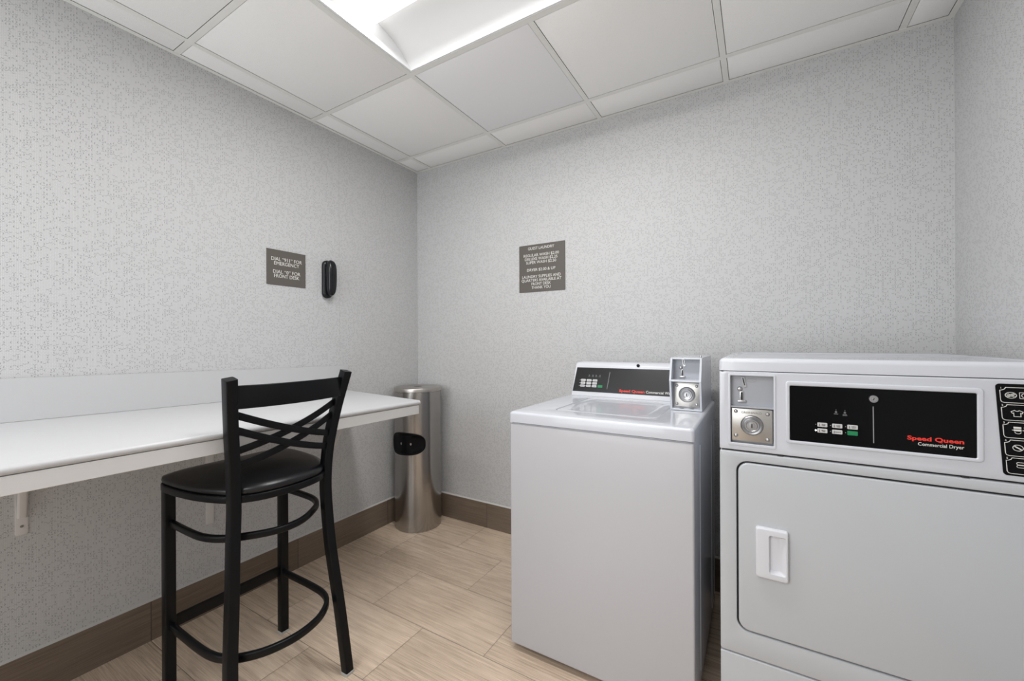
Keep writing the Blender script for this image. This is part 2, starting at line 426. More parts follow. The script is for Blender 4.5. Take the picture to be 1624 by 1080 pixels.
for a, b in zip(xs, xs[1:]):
    for c, d in zip(ys, ys[1:]):
        if b-a < .05 or d-c < .05: continue
        if in_light((a+b)/2, (c+d)/2): continue
        g = .0135
        bm = B()
        X0 = a+(g if a > 0 else aw+.001); X1 = b-(g if b < W else aw+.001); Y0 = c+(g if c > YB else aw+.001); Y1 = d-(g if d < 0 else aw+.001)
        slab(bm, X0, X1, -Y1, -Y0, .0006, .014, 0, .0015, lambda p, q, r: Vector((p, -q, ZC+r+.0008)), seg=2, n=1)
        smoothp = abs(a-.7467) < .01 and abs(d+.204) < .01
        struct('ceiling_tile', bm, 'tile_smooth' if smoothp else 'tile', ceil, smooth=30)

# recessed fluorescent troffers
def troffer(i, j, label):
    X0 = .7467+.61*i+.0125; X1 = X0+1.22-.025; Y1 = -.814+.61*j-.0125; Y0 = Y1-.61+.025; YC = (Y0+Y1)/2
    t = thing('ceiling_light', label, 'ceiling light', ((X0+X1)/2, YC, ZC))
    bm = B()
    frame(bm, (X0, X1, Y0, Y1), (X0+.008, X1-.008, Y0+.008, Y1-.008), .001, .001, ZC+.07, 0, .0005, lambda p, q, r: Vector((p, q, ZC+.001+r if r < .01 else ZC+.07)), seg=1, n=1)
    box(bm, X0, X1, Y0, Y1, ZC+.098, ZC+.10)
    obj('housing', bm, 'troffer', t, 0)
    lw = .078
    for s in (-1, 1):
        bm = B(); prof = []
        for k in range(13):
            u = k/12; yy = (Y1-.008 if s > 0 else Y0+.008)+(-s)*u*((Y1-Y0)/2-.008-lw)
            zz = ZC+.002+.088*(math.sin(u*math.pi/2)**.75)
            prof.append((yy, zz))
        back = [(yy, zz+.0015) for yy, zz in prof][::-1]
        stack(bm, [(prof+back, X0+.009), (prof+back, X1-.009)], lambda p, q, r: Vector((r, p, q)))
        obj('reflector', bm, 'troffer', t, 40)
    for xe, s in ((X0+.008, 1), (X1-.008, -1)):
        bm = B(); box(bm, xe, xe+s*.0015, Y0+.008, Y1-.008, ZC+.001, ZC+.095)
        obj('end_plate', bm, 'troffer', t, 0)
    bm = B(); prof = [(YC+lw*math.cos(math.pi*k/16), ZC+.078-.045*math.sin(math.pi*k/16)) for k in range(17)]
    stack(bm, [(prof, X0+.012), (prof, X1-.012)], lambda p, q, r: Vector((r, p, q)))
    obj('lens', bm, 'lens', t, 40)
    al = bpy.data.lights.new('troffer_lamp', 'AREA'); al.shape = 'RECTANGLE'; al.size = X1-X0-.05; al.size_y = .13
    al.energy = TROFFER_WATTS; al.color = (1.0, .99, .98)
    ao = bpy.data.objects.new('troffer_lamp', al); COL.objects.link(ao); ao.parent = t
    ao.location = (0, 0, .028)          # just under the prismatic lens, shining down
troffer(0, 0, 'lit white recessed fluorescent ceiling light at the top of the photo, nearer the back wall')
troffer(0, -3, 'unseen white recessed ceiling light, added behind the camera to brighten the room')  # second fixture, added out of view for extra light

# ================================================================== WALL COUNTER
ct = thing('wall_counter', 'long white laminate folding counter with backsplash, fixed along the left wall', 'counter', (.37, -1.75, .9))
def zc(y): return .912-.0183*(y+.74)
def fx(y): return .722+(-(y+.735))*.0345
YN = -2.95
bm = B()
prof_n = []
def cslab(bm, y, first):
    xf = fx(y); z1 = zc(y); z0 = z1-.021; r = .009
    pts = [(0.002, z0), (0.002, z1)]
    for k in range(7):
        a = math.pi/2-math.pi*k/6; pts.append((xf-.0105+.0105*math.cos(a), z1-.0105+.0105*math.sin(a)))
    return pts
rows = []
stations = [(-.611, -.735), (YN, YN)]
ends = []
for k in range(13):
    t = k/12
    yw = -.611+(YN+.611)*t; yf = -.735+(YN+.735)*t
    pts = cslab(bm, yf, 0)
    row = []
    for x, z in pts:
        s = x/fx(yf); y = yw+(yf-yw)*s
        row.append(bm.verts.new((x, y, z+(zc(y)-zc(yf)))))
    rows.append(row)
for A, C in zip(rows, rows[1:]):
    for i in range(len(A)): bm.faces.new((A[i], A[(i+1) % len(A)], C[(i+1) % len(A)], C[i]))
# rounded far end
cap = []
for (dz, dy) in ((-.0105+.0, .0105), ):
    cen = [v.co.copy() for v in rows[0]]
bm.faces.new(rows[0]); bm.faces.new(rows[-1][::-1])
obj('countertop', bm, 'laminate', ct, 40)
bm = B()
def apr(y, x0, x1, h0, h1): return
q = []
for (ya, ) in ((-.741,), (YN,)):
    xf = fx(ya)-.004; z1 = zc(ya)-.0213
    q.append([(xf-.018, ya, z1-.041), (xf, ya, z1-.041), (xf, ya, z1), (xf-.018, ya, z1)])
A = [bm.verts.new(p) for p in q[0]]; C = [bm.verts.new(p) for p in q[1]]
for i in range(4): bm.faces.new((A[i], A[(i+1) % 4], C[(i+1) % 4], C[i]))
bm.faces.new(A); bm.faces.new(C[::-1])
bmesh.ops.bevel(bm, geom=bm.edges[:], offset=.0012, segments=1, affect='EDGES')
obj('apron', bm, 'white_paint', ct, 30)
bm = B(); A = [bm.verts.new(p) for p in ((.002, -.611, zc(-.611)), (.019, -.611, zc(-.611)), (.019, -.611, zc(-.611)+.142), (.002, -.611, zc(-.611)+.142))]
C = [bm.verts.new(p) for p in ((.002, YN, zc(YN)), (.019, YN, zc(YN)), (.019, YN, zc(YN)+.142), (.002, YN, zc(YN)+.142))]
for i in range(4): bm.faces.new((A[i], A[(i+1) % 4], C[(i+1) % 4], C[i]))
bm.faces.new(A); bm.faces.new(C[::-1]); bmesh.ops.bevel(bm, geom=bm.edges[:], offset=.0015, segments=2, affect='EDGES')
obj('backsplash', bm, 'laminate', ct, 30)
bm = B(); box(bm, .640, .662, -1.30, -1.05, .857, zc(-1.05)-.0215); obj('support_rail', bm, 'white_paint', ct, 0)

# brackets
def bracket(y0, y1, zb, label, kind):
    yc = (y0+y1)/2; zt = zc(yc)-.0225
    t = thing('shelf_bracket', label, 'bracket', (0, yc, zb), 'white brackets under the wall counter')
    bm = B(); wd = y1-y0
    slab(bm, y0, y1, zb, zt, .006, .0, .0035 if kind else .003, .001, leftw(0), seg=2)
    obj('wall_plate', bm, 'bracket', t, 30)
    bm = B(); box(bm, .003, .47, y0, y1, zt-.004, zt); bmesh.ops.bevel(bm, geom=bm.edges[:], offset=.0008, segments=1, affect='EDGES')
    obj('arm', bm, 'bracket', t, 30)
    if kind == 1:                                     # pressed steel gusset, U section
        P = catmull([(.005, yc, zb+.058), (.016, yc, zb+.12), (.032, yc, zb+.19), (.075, yc, zb+.27), (.22, yc, zt-.012)], 8)
        bm = B(); sweep(bm, P, wd*.80, .016, (.7, 0, -.7), r=.006, n=4); obj('brace', bm, 'bracket', t, 40)
        bm = B(); lathe(bm, [(.0045, 0), (.004, .002), (.0005, .0028)], 14, M3=lambda a, b, c: Vector((.003+c, yc+a, zb+.028+b))); obj('screw', bm, 'emboss', t)
    elif kind == 2:
        bm = B(); sweep(bm, [Vector((.004, yc, .515)), Vector((.262, yc, zt-.003))],   .016, .012, (.8, 0, -.6), r=.001, n=1); obj('brace', bm, 'bracket', t, 30)
bracket(-1.862, -1.833, .556, 'white pressed steel bracket with gusset under the counter, nearest the left edge of photo', 1)
bracket(-1.320, -1.288, .386, 'flat white bracket under the counter, partly hidden behind the bar stool seat', 0)
bracket(-.752, -.724, .40, 'white bracket with thin diagonal brace under the counter, nearest the trash can', 2)

# ================================================================== BAR STOOL
YS = -1.405
st = thing('bar_stool', 'black metal bar stool with double cross back and black vinyl seat, at the white counter', 'bar stool', (.61, YS, 0))
RX = [(0.008, .822, .188), (.12, .806, .184), (.25, .788, .178), (.45, .765, .162), (.60, .755, .154), (.70, .754, .151), (.82, .762, .157), (.95, .784, .172), (1.085, .818, .190)]
def rear(z):
    for a, b in zip(RX, RX[1:]):
        if a[0] <= z <= b[0]:
            t = (z-a[0])/(b[0]-a[0]); return a[1]+(b[1]-a[1])*t, a[2]+(b[2]-a[2])*t
    return RX[-1][1:]
for s in (-1, 1):
    P = catmull([(x, YS+s*h, z) for z, x, h in RX], 6)
    bm = B(); sweep(bm, P, .031, .031, (1, 0, 0), r=.0035)
    obj('leg', bm, 'frame', st, 35)
    bm = B(); slab(bm, .822-.0165, .822+.0165, YS+s*.188-.0165, YS+s*.188+.0165, .003, 0, .010, .001, topm(0), seg=2); obj('foot_glide', bm, 'glide', st)
    bm = B(); sweep(bm, [Vector((.413, YS+s*.1905, .008)), Vector((.413, YS+s*.1905, .722))], .031, .031, (1, 0, 0), r=.0035)
    obj('leg', bm, 'frame', st, 35)
    bm = B(); slab(bm, .413-.0165, .413+.0165, YS+s*.1905-.0165, YS+s*.1905+.0165, .003, 0, .010, .001, topm(0), seg=2); obj('foot_glide', bm, 'glide', st)
# seat
half = [(.388, 0), (.386, .12), (.392, .180), (.420, .210), (.50, .212), (.60, .201), (.68, .180), (.745, .150), (.79, .092), (.805, 0)]
loop = half+[(x, -y) for x, y in half[-2:0:-1]]
outl = [(p.x, p.y+YS) for p in catmull([(x, y, 0) for x, y in loop], 6, True)]
cxx, cyy = .60, YS
def sc2(s, inset=0.0): return [(cxx+(x-cxx)*s, cyy+(y-cyy)*s) for x, y in outl]
bm = B()
L = [(sc2(.93), .728), (sc2(.985), .7285), (sc2(1.0), .733), (sc2(1.008), .741), (sc2(1.0), .7495)]
for k in range(1, 11):
    a = k/10; L.append((sc2(1.0-a*.985), .7495+.034*(math.sin(a*math.pi/2))**.75))
stack(bm, L, topm(0)); obj('seat_cushion', bm, 'vinyl', st, 60)
bm = B(); P = [Vector((x, y, .7185)) for x, y in sc2(.972)]
sweep(bm, P, .022, .022, (0, 0, 1), r=.003, closed=True); obj('seat_frame', bm, 'frame', st, 35)
bm = B(); box(bm, .42, .78, YS-.13, YS+.13, .7275, .7285); obj('seat_board', bm, 'frame', st, 0)
# rings
def ringpath(z, xs_):
    half = xs_
    return catmull([(x, YS+y, z) for x, y in half]+[(x, YS-y, z) for x, y in half[-2::-1]], 7)
bm = B(); sweep(bm, ringpath(.25, [(.42, .187), (.60, .187), (.685, .181), (.738, .163), (.778, .130), (.812, .075), (.826, 0)]), .017, .025, (0, 0, 1), r=.006); obj('footrest_ring', bm, 'frame', st, 40)
bm = B(); sweep(bm, ringpath(.592, [(.42, .187), (.55, .187), (.635, .180), (.697, .153), (.742, .105), (.775, .052), (.786, 0)]), .017, .022, (0, 0, 1), r=.006); obj('stretcher_ring', bm, 'frame', st, 40)
bm = B(); box(bm, .404, .414, YS-.176, YS+.176, .235, .275); bmesh.ops.bevel(bm, geom=bm.edges[:], offset=.002, segments=2, affect='EDGES'); obj('footrest_bar', bm, 'frame', st, 30)
# top rail
bm = B(); P = []
for k in range(17):
    u = -1+k/8; x0, h0 = rear(1.03); P.append(Vector((x0+.004+.030*(1-u*u), YS+u*(h0-.012), 1.030)))
sweep(bm, P, .010, .068, (0, 0, 1), r=.003); obj('top_rail', bm, 'frame', st, 35)
for side in (-1, 1):
    for za, zb, dx in ((.980, .864, .0), (.934, .817, .0)):
        P = []
        for k in range(17):
            u = k/16; z = za+(zb-za)*u; xa, ha = rear(za); xb_, hb_ = rear(zb)
            y = side*(-ha+(ha+hb_)*u)*.96; bow = 1-(2*u-1)**2
            P.append(Vector((xa+(xb_-xa)*u+.022*bow+(.003 if side > 0 else -.004), YS+y, z-.010*bow)))
        bm = B(); sweep(bm, P, .0055, .0215, (0, 0, 1), r=.0015, n=2); obj('back_slat', bm, 'frame', st, 35)

# ================================================================== TRASH CAN
TC = (.170, -.178)
tc = thing('trash_can', 'tall round brushed steel trash can with black oval opening, in the room corner', 'trash can', (TC[0], TC[1], 0))
R = .149
bm = B(); lathe(bm, [(R-.004, 0), (R-.001, .001), (R-.001, .012), (R, .0125), (R, .868), (R-.002, .8685), (R-.002, .872)], 96, (TC[0], TC[1], 0)); obj('body', bm, 'steel', tc, 40)
bm = B(); lathe(bm, [(R+.001, .873), (R+.0025, .8735), (R+.0025, .893), (R+.001, .896), (R-.004, .8975), (.029, .8985), (.027, .8975), (.027, .874)], 96, (TC[0], TC[1], 0))
obj('lid', bm, 'steel_lid', tc, 40)
bm = B(); lathe(bm, [(.0268, .8745), (.0268, .8975), (.001, .8972)], 32, (TC[0], TC[1], 0)); obj('lid_hole', bm, 'rubber', tc, 40)
bm = B(); A0 = math.radians(-77); hwA = math.radians(48); HZ = .070; ZCN = .553
def sq(t, e=.72): return math.copysign(abs(math.cos(t))**e, math.cos(t)), math.copysign(abs(math.sin(t))**e, math.sin(t))
rows = []
for s, off in ((1.0, -.002), (1.0, .006), (.97, .010), (.93, .010), (.90, .007), (.86, .003), (.5, .0025), (.05, .0025)):
    row = []
    for k in range(64):
        ca, sa = sq(2*math.pi*k/64)
        an = A0+hwA*s*ca; zz = ZCN+HZ*s*sa*(1-.05*ca)
        row.append(bm.verts.new((TC[0]+(R+off)*math.cos(an), TC[1]+(R+off)*math.sin(an), zz)))
    rows.append(row)
for A, C in zip(rows, rows[1:]):
    for i in range(64): bm.faces.new((A[i], A[(i+1) % 64], C[(i+1) % 64], C[i]))
bm.faces.new(rows[-1][::-1]); bm.faces.new(rows[0])
obj('opening', bm, 'rubber', tc, 50)

# ================================================================== SIGNS AND PHONE
s1 = thing('wall_sign', 'square taupe sign reading DIAL "911" FOR EMERGENCY, on the left wall beside the phone', 'sign', (0, -.9525, 1.57), 'taupe wall signs')
M1 = leftw(.0)
bm = B(); slab(bm, -1.055, -.851, 1.4805, 1.6585, .001, 0, .004, .0006, M1, seg=1, n=1); obj('plate', bm, 'sign', s1, 30)
bm = B()
Ml = lambda a, b, c: Vector((.0041+c, a, b))
H1 = .178; TOP = 1.6585
for s, f, wd in (('DIAL \u201c911\u201d FOR', .26, .160), ('EMERGENCY', .382, .131), ('DIAL \u201c0\u201d FOR', .618, .143), ('FRONT DESK', .738, .131)):
    bm = B(); text_mesh(bm, s, -.9525, TOP-f*H1, Ml, width=wd, height=.0178, bold=0.0); obj('lettering', bm, 'ink_w', s1, 0)
s2 = thing('wall_sign', 'large taupe GUEST LAUNDRY price sign on the back wall above the washing machine', 'sign', (.993, 0, 1.625), 'taupe wall signs')
bm = B(); slab(bm, .842, 1.144, 1.4845, 1.7665, .001, 0, .004, .0006, front(0), seg=1, n=1); obj('plate', bm, 'sign', s2, 30)
bm = B(); Mf = front(-.0041)
for s, f, wd in (('GUEST LAUNDRY', .078, .172), ('REGULAR WASH $2.00', .222, .232), ('DELUXE WASH $2.25', .300, .214), ('SUPER WASH $2.50', .376, .198), ('DRYER $2.00 & UP', .532, .186),
                 ('LAUNDRY SUPPLIES AND', .675, .254), ('QUARTERS AVAILABLE AT', .752, .262), ('FRONT DESK', .830, .128), ('THANK YOU', .908, .126)):
    bm = B(); text_mesh(bm, s, .990, 1.7665-f*.282, Mf, width=wd, height=.0165, bold=0.0); obj('lettering', bm, 'ink_w', s2, 0)

ph = thing('wall_phone', 'black corded wall phone handset in its cradle, right of the small 911 sign', 'phone', (0, -.727, 1.545))
bm = B()
L = []
for k, (i, c) in enumerate(((.004, 0), (0, .004), (0, .016), (.003, .021), (.010, .024))):
    L.append((rr(-.755+i, -.697-i, 1.437+i, 1.648-i, .027-i*.6, 8), c))
stack(bm, L, leftw(0)); obj('base', bm, 'phone', ph, 45)
bm = B(); rows = []
NZ = 26
for k in range(NZ+1):
    u = k/NZ; z = 1.447+.202*u
    ends = (1-abs(2*u-1)**5)**.5 if 0 < u < 1 else 0
    hwid = (.0245+.004*u)*max(ends, .05); arch = .050+.006*(1-(2*u-1)**2)
    dep = .036*max(ends, .08)
    yc = -.7225
    row = []
    for q_ in range(20):
        t = 2*math.pi*q_/20; ca, sa = sq(t, .7)
        row.append(bm.verts.new((arch-.012+dep*.62*sa, yc+hwid*ca, z)))
    rows.append(row)
for A, C in zip(rows, rows[1:]):
    for i in range(20): bm.faces.new((A[i], A[(i+1) % 20], C[(i+1) % 20], C[i]))
bm.faces.new(rows[0]); bm.faces.new(rows[-1][::-1])
obj('handset', bm, 'phone', ph, 50)

# ================================================================== shared coin mechanism
def screw(bm, x, z, r, M3):
    lathe(bm, [(r, 0), (r, .0008), (r*.86, .0022), (r*.5, .0032), (.0003, .0035)], 18, M3=lambda a, b, c: M3(x+a, z+b, c))
def lock(parent, x, z, r, M3, c0):
    bm = B()
    lathe(bm, [(r, 0), (r*.97, .004), (r*.88, .006), (r*.80, .0045), (r*.72, .0035), (r*.66, .006), (r*.60, .0095), (r*.52, .0095), (r*.44, .0075), (r*.30, .0075), (r*.28, .0095), (r*.02, .0098)], 40,
          M3=lambda a, b, c: M3(x+a, z+b, c0+c))
    o = obj('lock', bm, 'chrome', parent, 40)
    bm = B(); stack(bm, [(rr(x-r*.055, x+r*.055, z-r*.20, z+r*.20, .0008, 2), c0+.0094), (rr(x-r*.055, x+r*.055, z-r*.20, z+r*.20, .0008, 2), c0+.0102)], M3)
    for v in bm.verts: pass
    return o, bm
def coin_slot(x, z, k, M3, parent):
    """leaning coin chute, round pin, upright slot and tray; x,z = middle of the pin; k = scale"""
    bm = B()
    ch = [(x+.004*k, z+.036*k), (x+.012*k, z+.036*k), (x+.018*k, z+.008*k), (x+.0115*k, z+.004*k), (x+.0085*k, z+.010*k)]
    stack(bm, [(ch[::-1], 0), (ch[::-1], .004*k)], M3)
    lathe(bm, [(.0068*k, 0), (.0066*k, .004*k), (.0048*k, .0072*k), (.0004, .0085*k)], 20, M3=lambda a, b, c: M3(x+a, z+b, c))
    slab(bm, x-.0005*k, x+.0105*k, z-.036*k, z-.007*k, .003*k, 0, .0025*k, .001*k, M3, seg=2, n=3)
    slab(bm, x-.006*k, x+.017*k, z-.041*k, z-.034*k, .003*k, 0, .006*k, .0015*k, M3, seg=2, n=3)
    o = obj('coin_slot', bm, 'chrome', parent, 40)
    bm = B(); slab(bm, x+.0025*k, x+.0078*k, z-.033*k, z-.010*k, .001*k, .0024*k, .0029*k, .0002, M3, seg=1, n=2)
    ch2 = [(x+.0065*k, z+.034*k), (x+.0098*k, z+.034*k), (x+.0145*k, z+.012*k), (x+.0115*k, z+.011*k)]
    stack(bm, [(ch2[::-1], .0039*k), (ch2[::-1], .0044*k)], M3)
    obj('slot_mouth', bm, 'gap', parent, 0)
    return o

# ================================================================== WASHING MACHINE
WX0, WX1, WYF, WYB = 1.265, 1.922, -.815, -.115
wm = thing('washing_machine', 'white top-loading coin washing machine with black control panel, left of the dryer', 'washing machine', ((WX0+WX1)/2, (WYF+WYB)/2, 0))
bm = B()
slab(bm, WX0+.002, WX1-.002, WYF+.006, WYB, .014, .030, .874, .002, topm(0), n=6)
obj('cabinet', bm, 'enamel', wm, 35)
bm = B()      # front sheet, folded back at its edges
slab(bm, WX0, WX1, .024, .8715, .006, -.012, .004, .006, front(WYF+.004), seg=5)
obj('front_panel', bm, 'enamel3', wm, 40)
for xs_, s in ((WX1-.002, 1), (WX0+.002, -1)):
    for yy in (-.655, -.275, -.16):
        bm = B(); slab(bm, yy-.004, yy+.004, .07, .835, .004, 0, .0025, .0015, (lambda xs_, s: (lambda a, b, c: Vector((xs_+s*c, a, b))))(xs_, s), seg=2, n=3)
        obj('side_rib', bm, 'enamel', wm, 40)
bm = B()
for x in (WX0+.05, WX1-.05):
    for y in (WYF+.06, WYB-.06):
        bm = B(); lathe(bm, [(.019, 0), (.019, .010), (.009, .012), (.009, .031)], 20, (x, y, 0)); obj('leveling_foot', bm, 'rubber', wm, 40)
bm = B()      # top panel with lid well
o4 = (WX0-.003, WX1+.001, WYF-.002, WYB); i4 = (1.390, 1.790, -.700, -.275)
L = [(rr(*o4, .010, 8), -.0405)]
for k in range(6):
    a = math.pi/2*k/5; d = .010*(1-math.cos(a)); c = -.010*(1-math.sin(a)); L.append((rr(o4[0]+d, o4[1]-d, o4[2]+d, o4[3]-d, .012, 8), c))
for k in range(5):
    a = math.pi/2*k/4; d = .004*math.sin(a); c = -.004*(1-math.cos(a)); L.append((rr(i4[0]+d, i4[1]-d, i4[2]+d, i4[3]-d, .035, 8), c))
L.append((rr(i4[0]+.004, i4[1]-.004, i4[2]+.004, i4[3]-.004, .035, 8), -.010))
stack(bm, L, topm(.9175)); obj('top_panel', bm, 'enamel', wm, 40)
bm = B()
l4 = (i4[0]+.0065, i4[1]-.0065, i4[2]+.0065, i4[3]-.0065)
L = [(rr(*l4, .033, 8), -.010)]
for k in range(5):
    a = math.pi/2*k/4; d = .004*(1-math.cos(a)); L.append((rr(l4[0]+d, l4[1]-d, l4[2]+d, l4[3]-d, .033, 8), -.002-.004*(1-math.sin(a))))
for dd, c in ((.030, -.002), (.036, -.0024), (.044, -.0048), (.052, -.0055)):
    L.append((rr(l4[0]+dd, l4[1]-dd, l4[2]+dd, l4[3]-dd, .030, 8), c))
stack(bm, L, topm(.9175)); obj('lid', bm, 'enamel', wm, 40)
# console
CY0, CZ0, CZ1 = -.240, .918, 1.087
sl = math.atan2(.036, CZ1-CZ0-.024)      # lean of the face
cs, sn = math.cos(sl), math.sin(sl)
def Mc(a, b, c): return Vector((a, CY0+b*sn-c*cs, CZ0+b*cs+c*sn))
con = None
bm = B()
prof = [(CY0, CZ0), (CY0-.002, CZ0+.004)]
FT = .150
fr = [Mc(0, .004, 0), Mc(0, FT, 0)]
prof = [(CY0, CZ0), (Mc(0, FT, 0).y, Mc(0, FT, 0).z)]
for k in range(1, 7):
    a = math.pi/2*k/6; prof.append((Mc(0, FT, 0).y+.004-.006*math.cos(a)+.014*(math.sin(a)), Mc(0, FT, 0).z+.017*math.sin(a)))
prof += [(WYB-.006, CZ1-.004), (WYB, CZ1-.012), (WYB, CZ0)]
def taper(x, z): t = (z-CZ0)/(CZ1-CZ0); return x+(.013*t if x < 1.6 else -.004*t)
L = []
for x, ins in ((1.279, .003), (1.282, 0), (1.903, 0), (1.906, .003)):
    yc_ = sum(p[0] for p in prof)/len(prof); zc_ = sum(p[1] for p in prof)/len(prof)
    pts = [(yc_+(y-yc_)*(1-ins/.08), CZ0 if z == CZ0 else z-ins*.6) for y, z in prof]
    L.append((pts, x))
stack(bm, L, lambda p, q, r: Vector((taper(r, q), p, q))); con = obj('control_console', bm, 'plastic_w', wm, 40)
bm = B()
panel = [(1.284, .0205), (1.80, .0205), (1.80, .1415), (1.2985, .1415)]
stack(bm, [(panel, 0), (panel, .0012)], Mc); obj('control_panel', bm, 'panel_w', con, 0)
Mp = lambda a, b, c: Mc(a, b, c+.0013)
bm = B(); ribbon(bm, [(1.4605, .038), (1.470, .122)], .0018, Mp); obj('divider_line', bm, 'ink_grey', con, 0)
for r_ in range(3):
    for c_ in range(3):
        if r_ == 3: continue
        x = 1.337+.0305*c_-.0012*r_; b_ = .0775-.0142*r_
        bm = B(); slab(bm, x-.0115, x+.0115, b_-.0055, b_+.0055, .0015, 0, .0012, .0004, Mp, seg=1, n=2); kb = obj('button', bm, 'key', con, 30)
        bm = B(); ribbon(bm, [(x-.0185, b_), (x-.013, b_)], .0012, Mp); obj('button_mark', bm, 'ink_w', con, 0)
        bm = B()
        text_mesh(bm, ('HOT', 'WARM', 'COLD', 'NORMAL', 'PERM', 'DELICATE', 'REG', 'DELUXE', 'SUPER')[r_*3+c_], x, b_, lambda a, b, c: Mp(a, b, c+.0012), width=.013, height=.0030, thick=.0002)
        obj('button_text', bm, 'ink_k', con, 0)
bm = B(); slab(bm, 1.413, 1.437, .0435, .0555, .0015, 0, .0012, .0004, Mp, seg=1, n=2); obj('start_button', bm, 'green', con, 30)
bm = B()
for x in (1.366, 1.385, 1.402, 1.421):
    ribbon(bm, circ(x, .103, .0022, n=10), .0009, Mp, closed=True)
    text_mesh(bm, 'WASH' if x < 1.38 else 'RINSE' if x < 1.39 else 'SPIN' if x < 1.41 else 'LID', x, .097, Mp, width=.010, height=.0026, thick=.0002)
obj('status_marks', bm, 'ink_grey', con, 0)
bm = B(); text_mesh(bm, 'Speed Queen', 1.521, .0345, Mp, width=.118, height=.0118, bold=.03, align='LEFT'); obj('brand_lettering', bm, 'ink_red', con, 0)
bm = B(); text_mesh(bm, 'Commercial Washer', 1.6455, .0345, Mp, width=.134, height=.0115, bold=.008, align='LEFT'); obj('model_lettering', bm, 'ink_w', con, 0)
bm = B(); lathe(bm, [(.0075, 0), (.0075, .003), (.005, .0042), (.0004, .0045)], 20, M3=lambda a, b, c: Mc(1.603+a, .1575+b, c-.001)); obj('key_lock', bm, 'rubber', con, 40)

# coin box on the right of the lid
KX0, KX1 = 1.795, 1.908
YB0, YM, YT = -.476, -.502, -.470
ZB, ZM, ZT = .919, 1.034, 1.122
bm = B()
def boxprof(d=0.0): return [(YB0+d, ZB), (YM+d, ZM), (YT+d, ZT), (-.130, ZT), (-.130, ZB)]
L = [([(y, z) for y, z in boxprof()], KX0), ([(y, z) for y, z in boxprof()], KX1)]
# shell: outer with two pockets in the face, made as side cheeks, shelves and back plates
ck = .007
for xa, xb in ((KX0, KX0+ck), (KX1-ck, KX1)):
    stack(bm, [(boxprof(), xa), (boxprof(), xb)], lambda p, q, r: Vector((r, p, q)))
mid = [(YB0+.020, ZB), (YB0+.020, ZM), (YT+.030, ZM+.003), (YT+.030, ZT), (-.130, ZT), (-.130, ZB)]
stack(bm, [(mid, KX0+ck), (mid, KX1-ck)], lambda p, q, r: Vector((r, p, q)))
for y0a, y1a, za, zb in ((YB0, YB0+.021, ZB, ZB+.007), (YM+.001, YT+.031, ZM-.003, ZM+.004), (YT+.001, YT+.031, ZT-.006, ZT)):
    box(bm, KX0+ck, KX1-ck, y0a, y1a, za, zb)
cb = obj('coin_box', bm, 'enamel', wm, 20)
bm = B(); lathe(bm, [(.005, 0), (.005, .004), (.003, .007), (.0003, .0075)], 14, M3=lambda a, b, c: Vector((1.895+a, -.40+b, ZT+c))); obj('top_bolt', bm, 'chrome', cb, 40)
Mu = lambda a, b, c: Vector((a, YT+.0295-c, b))
bm = B(); slab(bm, KX0+ck, KX1-ck, ZM+.004, ZT-.006, .0008, 0, .0006, .0002, Mu, seg=1, n=1); obj('recess_plate', bm, 'recess', cb, 0)
coin_slot(1.829, 1.0815, .95, Mu, cb)
bm = B(); ribbon(bm, circ(1.8615, 1.108, .012, .0045, 24), .0009, lambda a, b, c: Mu(a, b, c+.0006), closed=True); obj('oval_stamp', bm, 'ink_grey', cb, 0)
Md = lambda a, b, c: Vector((a, YB0+.0195-c, b))
bm = B(); slab(bm, KX0+.012, KX1-.010, ZB+.012, ZM-.008, .002, 0, .008, .0012, Md, seg=2, n=2); lp = obj('lock_plate', bm, 'plate', cb, 30)
lo, hb = lock(cb, 1.8535, .979, .030, Md, .008); obj('keyhole', hb, 'gap', cb, 0)
for x, z in ((1.817, 1.013), (1.888, 1.013), (1.817, .942), (1.888, .942)):
    bm = B(); screw(bm, x, z, .0055, lambda a, b, c: Md(a, b, c+.008)); obj('screw', bm, 'chrome', cb, 40)
for x in (1.835, 1.872):
    bm = B(); slab(bm, x-.008, x+.008, -.4885, -.4845, .001, 0, .0015, .0005, lambda a, b, c: Vector((a, b+.012, ZB+.0072+c)), seg=1, n=1)
    obj('tray_slot', bm, 'gap', cb, 0)

# ================================================================== DRYER
DX0, DX1, DYF, DYB = 1.994, 2.677, -.83, -.115
dr = thing('clothes_dryer', 'white front-loading coin clothes dryer with black control panel, right of the washing machine', 'dryer', ((DX0+DX1)/2, (DYF+DYB)/2, 0))
Fd = front(DYF)
bm = B(); slab(bm, DX0+.002, DX1-.002, DYF+.014, DYB, .008, .022, 1.10, .002, topm(0)); obj('cabinet', bm, 'enamel', dr, 35)
bm = B()
for x in (DX0+.06, DX1-.06):
    for y in (DYF+.08, DYB-.06):
        bm = B(); lathe(bm, [(.019, 0), (.019, .010), (.009, .012), (.009, .023)], 20, (x, y, 0)); obj('leveling_foot', bm, 'rubber', dr, 40)
bm = B()      # dark sheet behind the panel joints, its colour standing in for their shade
slab(bm, DX0+.005, DX1-.005, .06, .8825, .004, -.0142, -.006, .001, Fd, seg=1, n=2); obj('seam_shade', bm, 'gap', dr, 0)
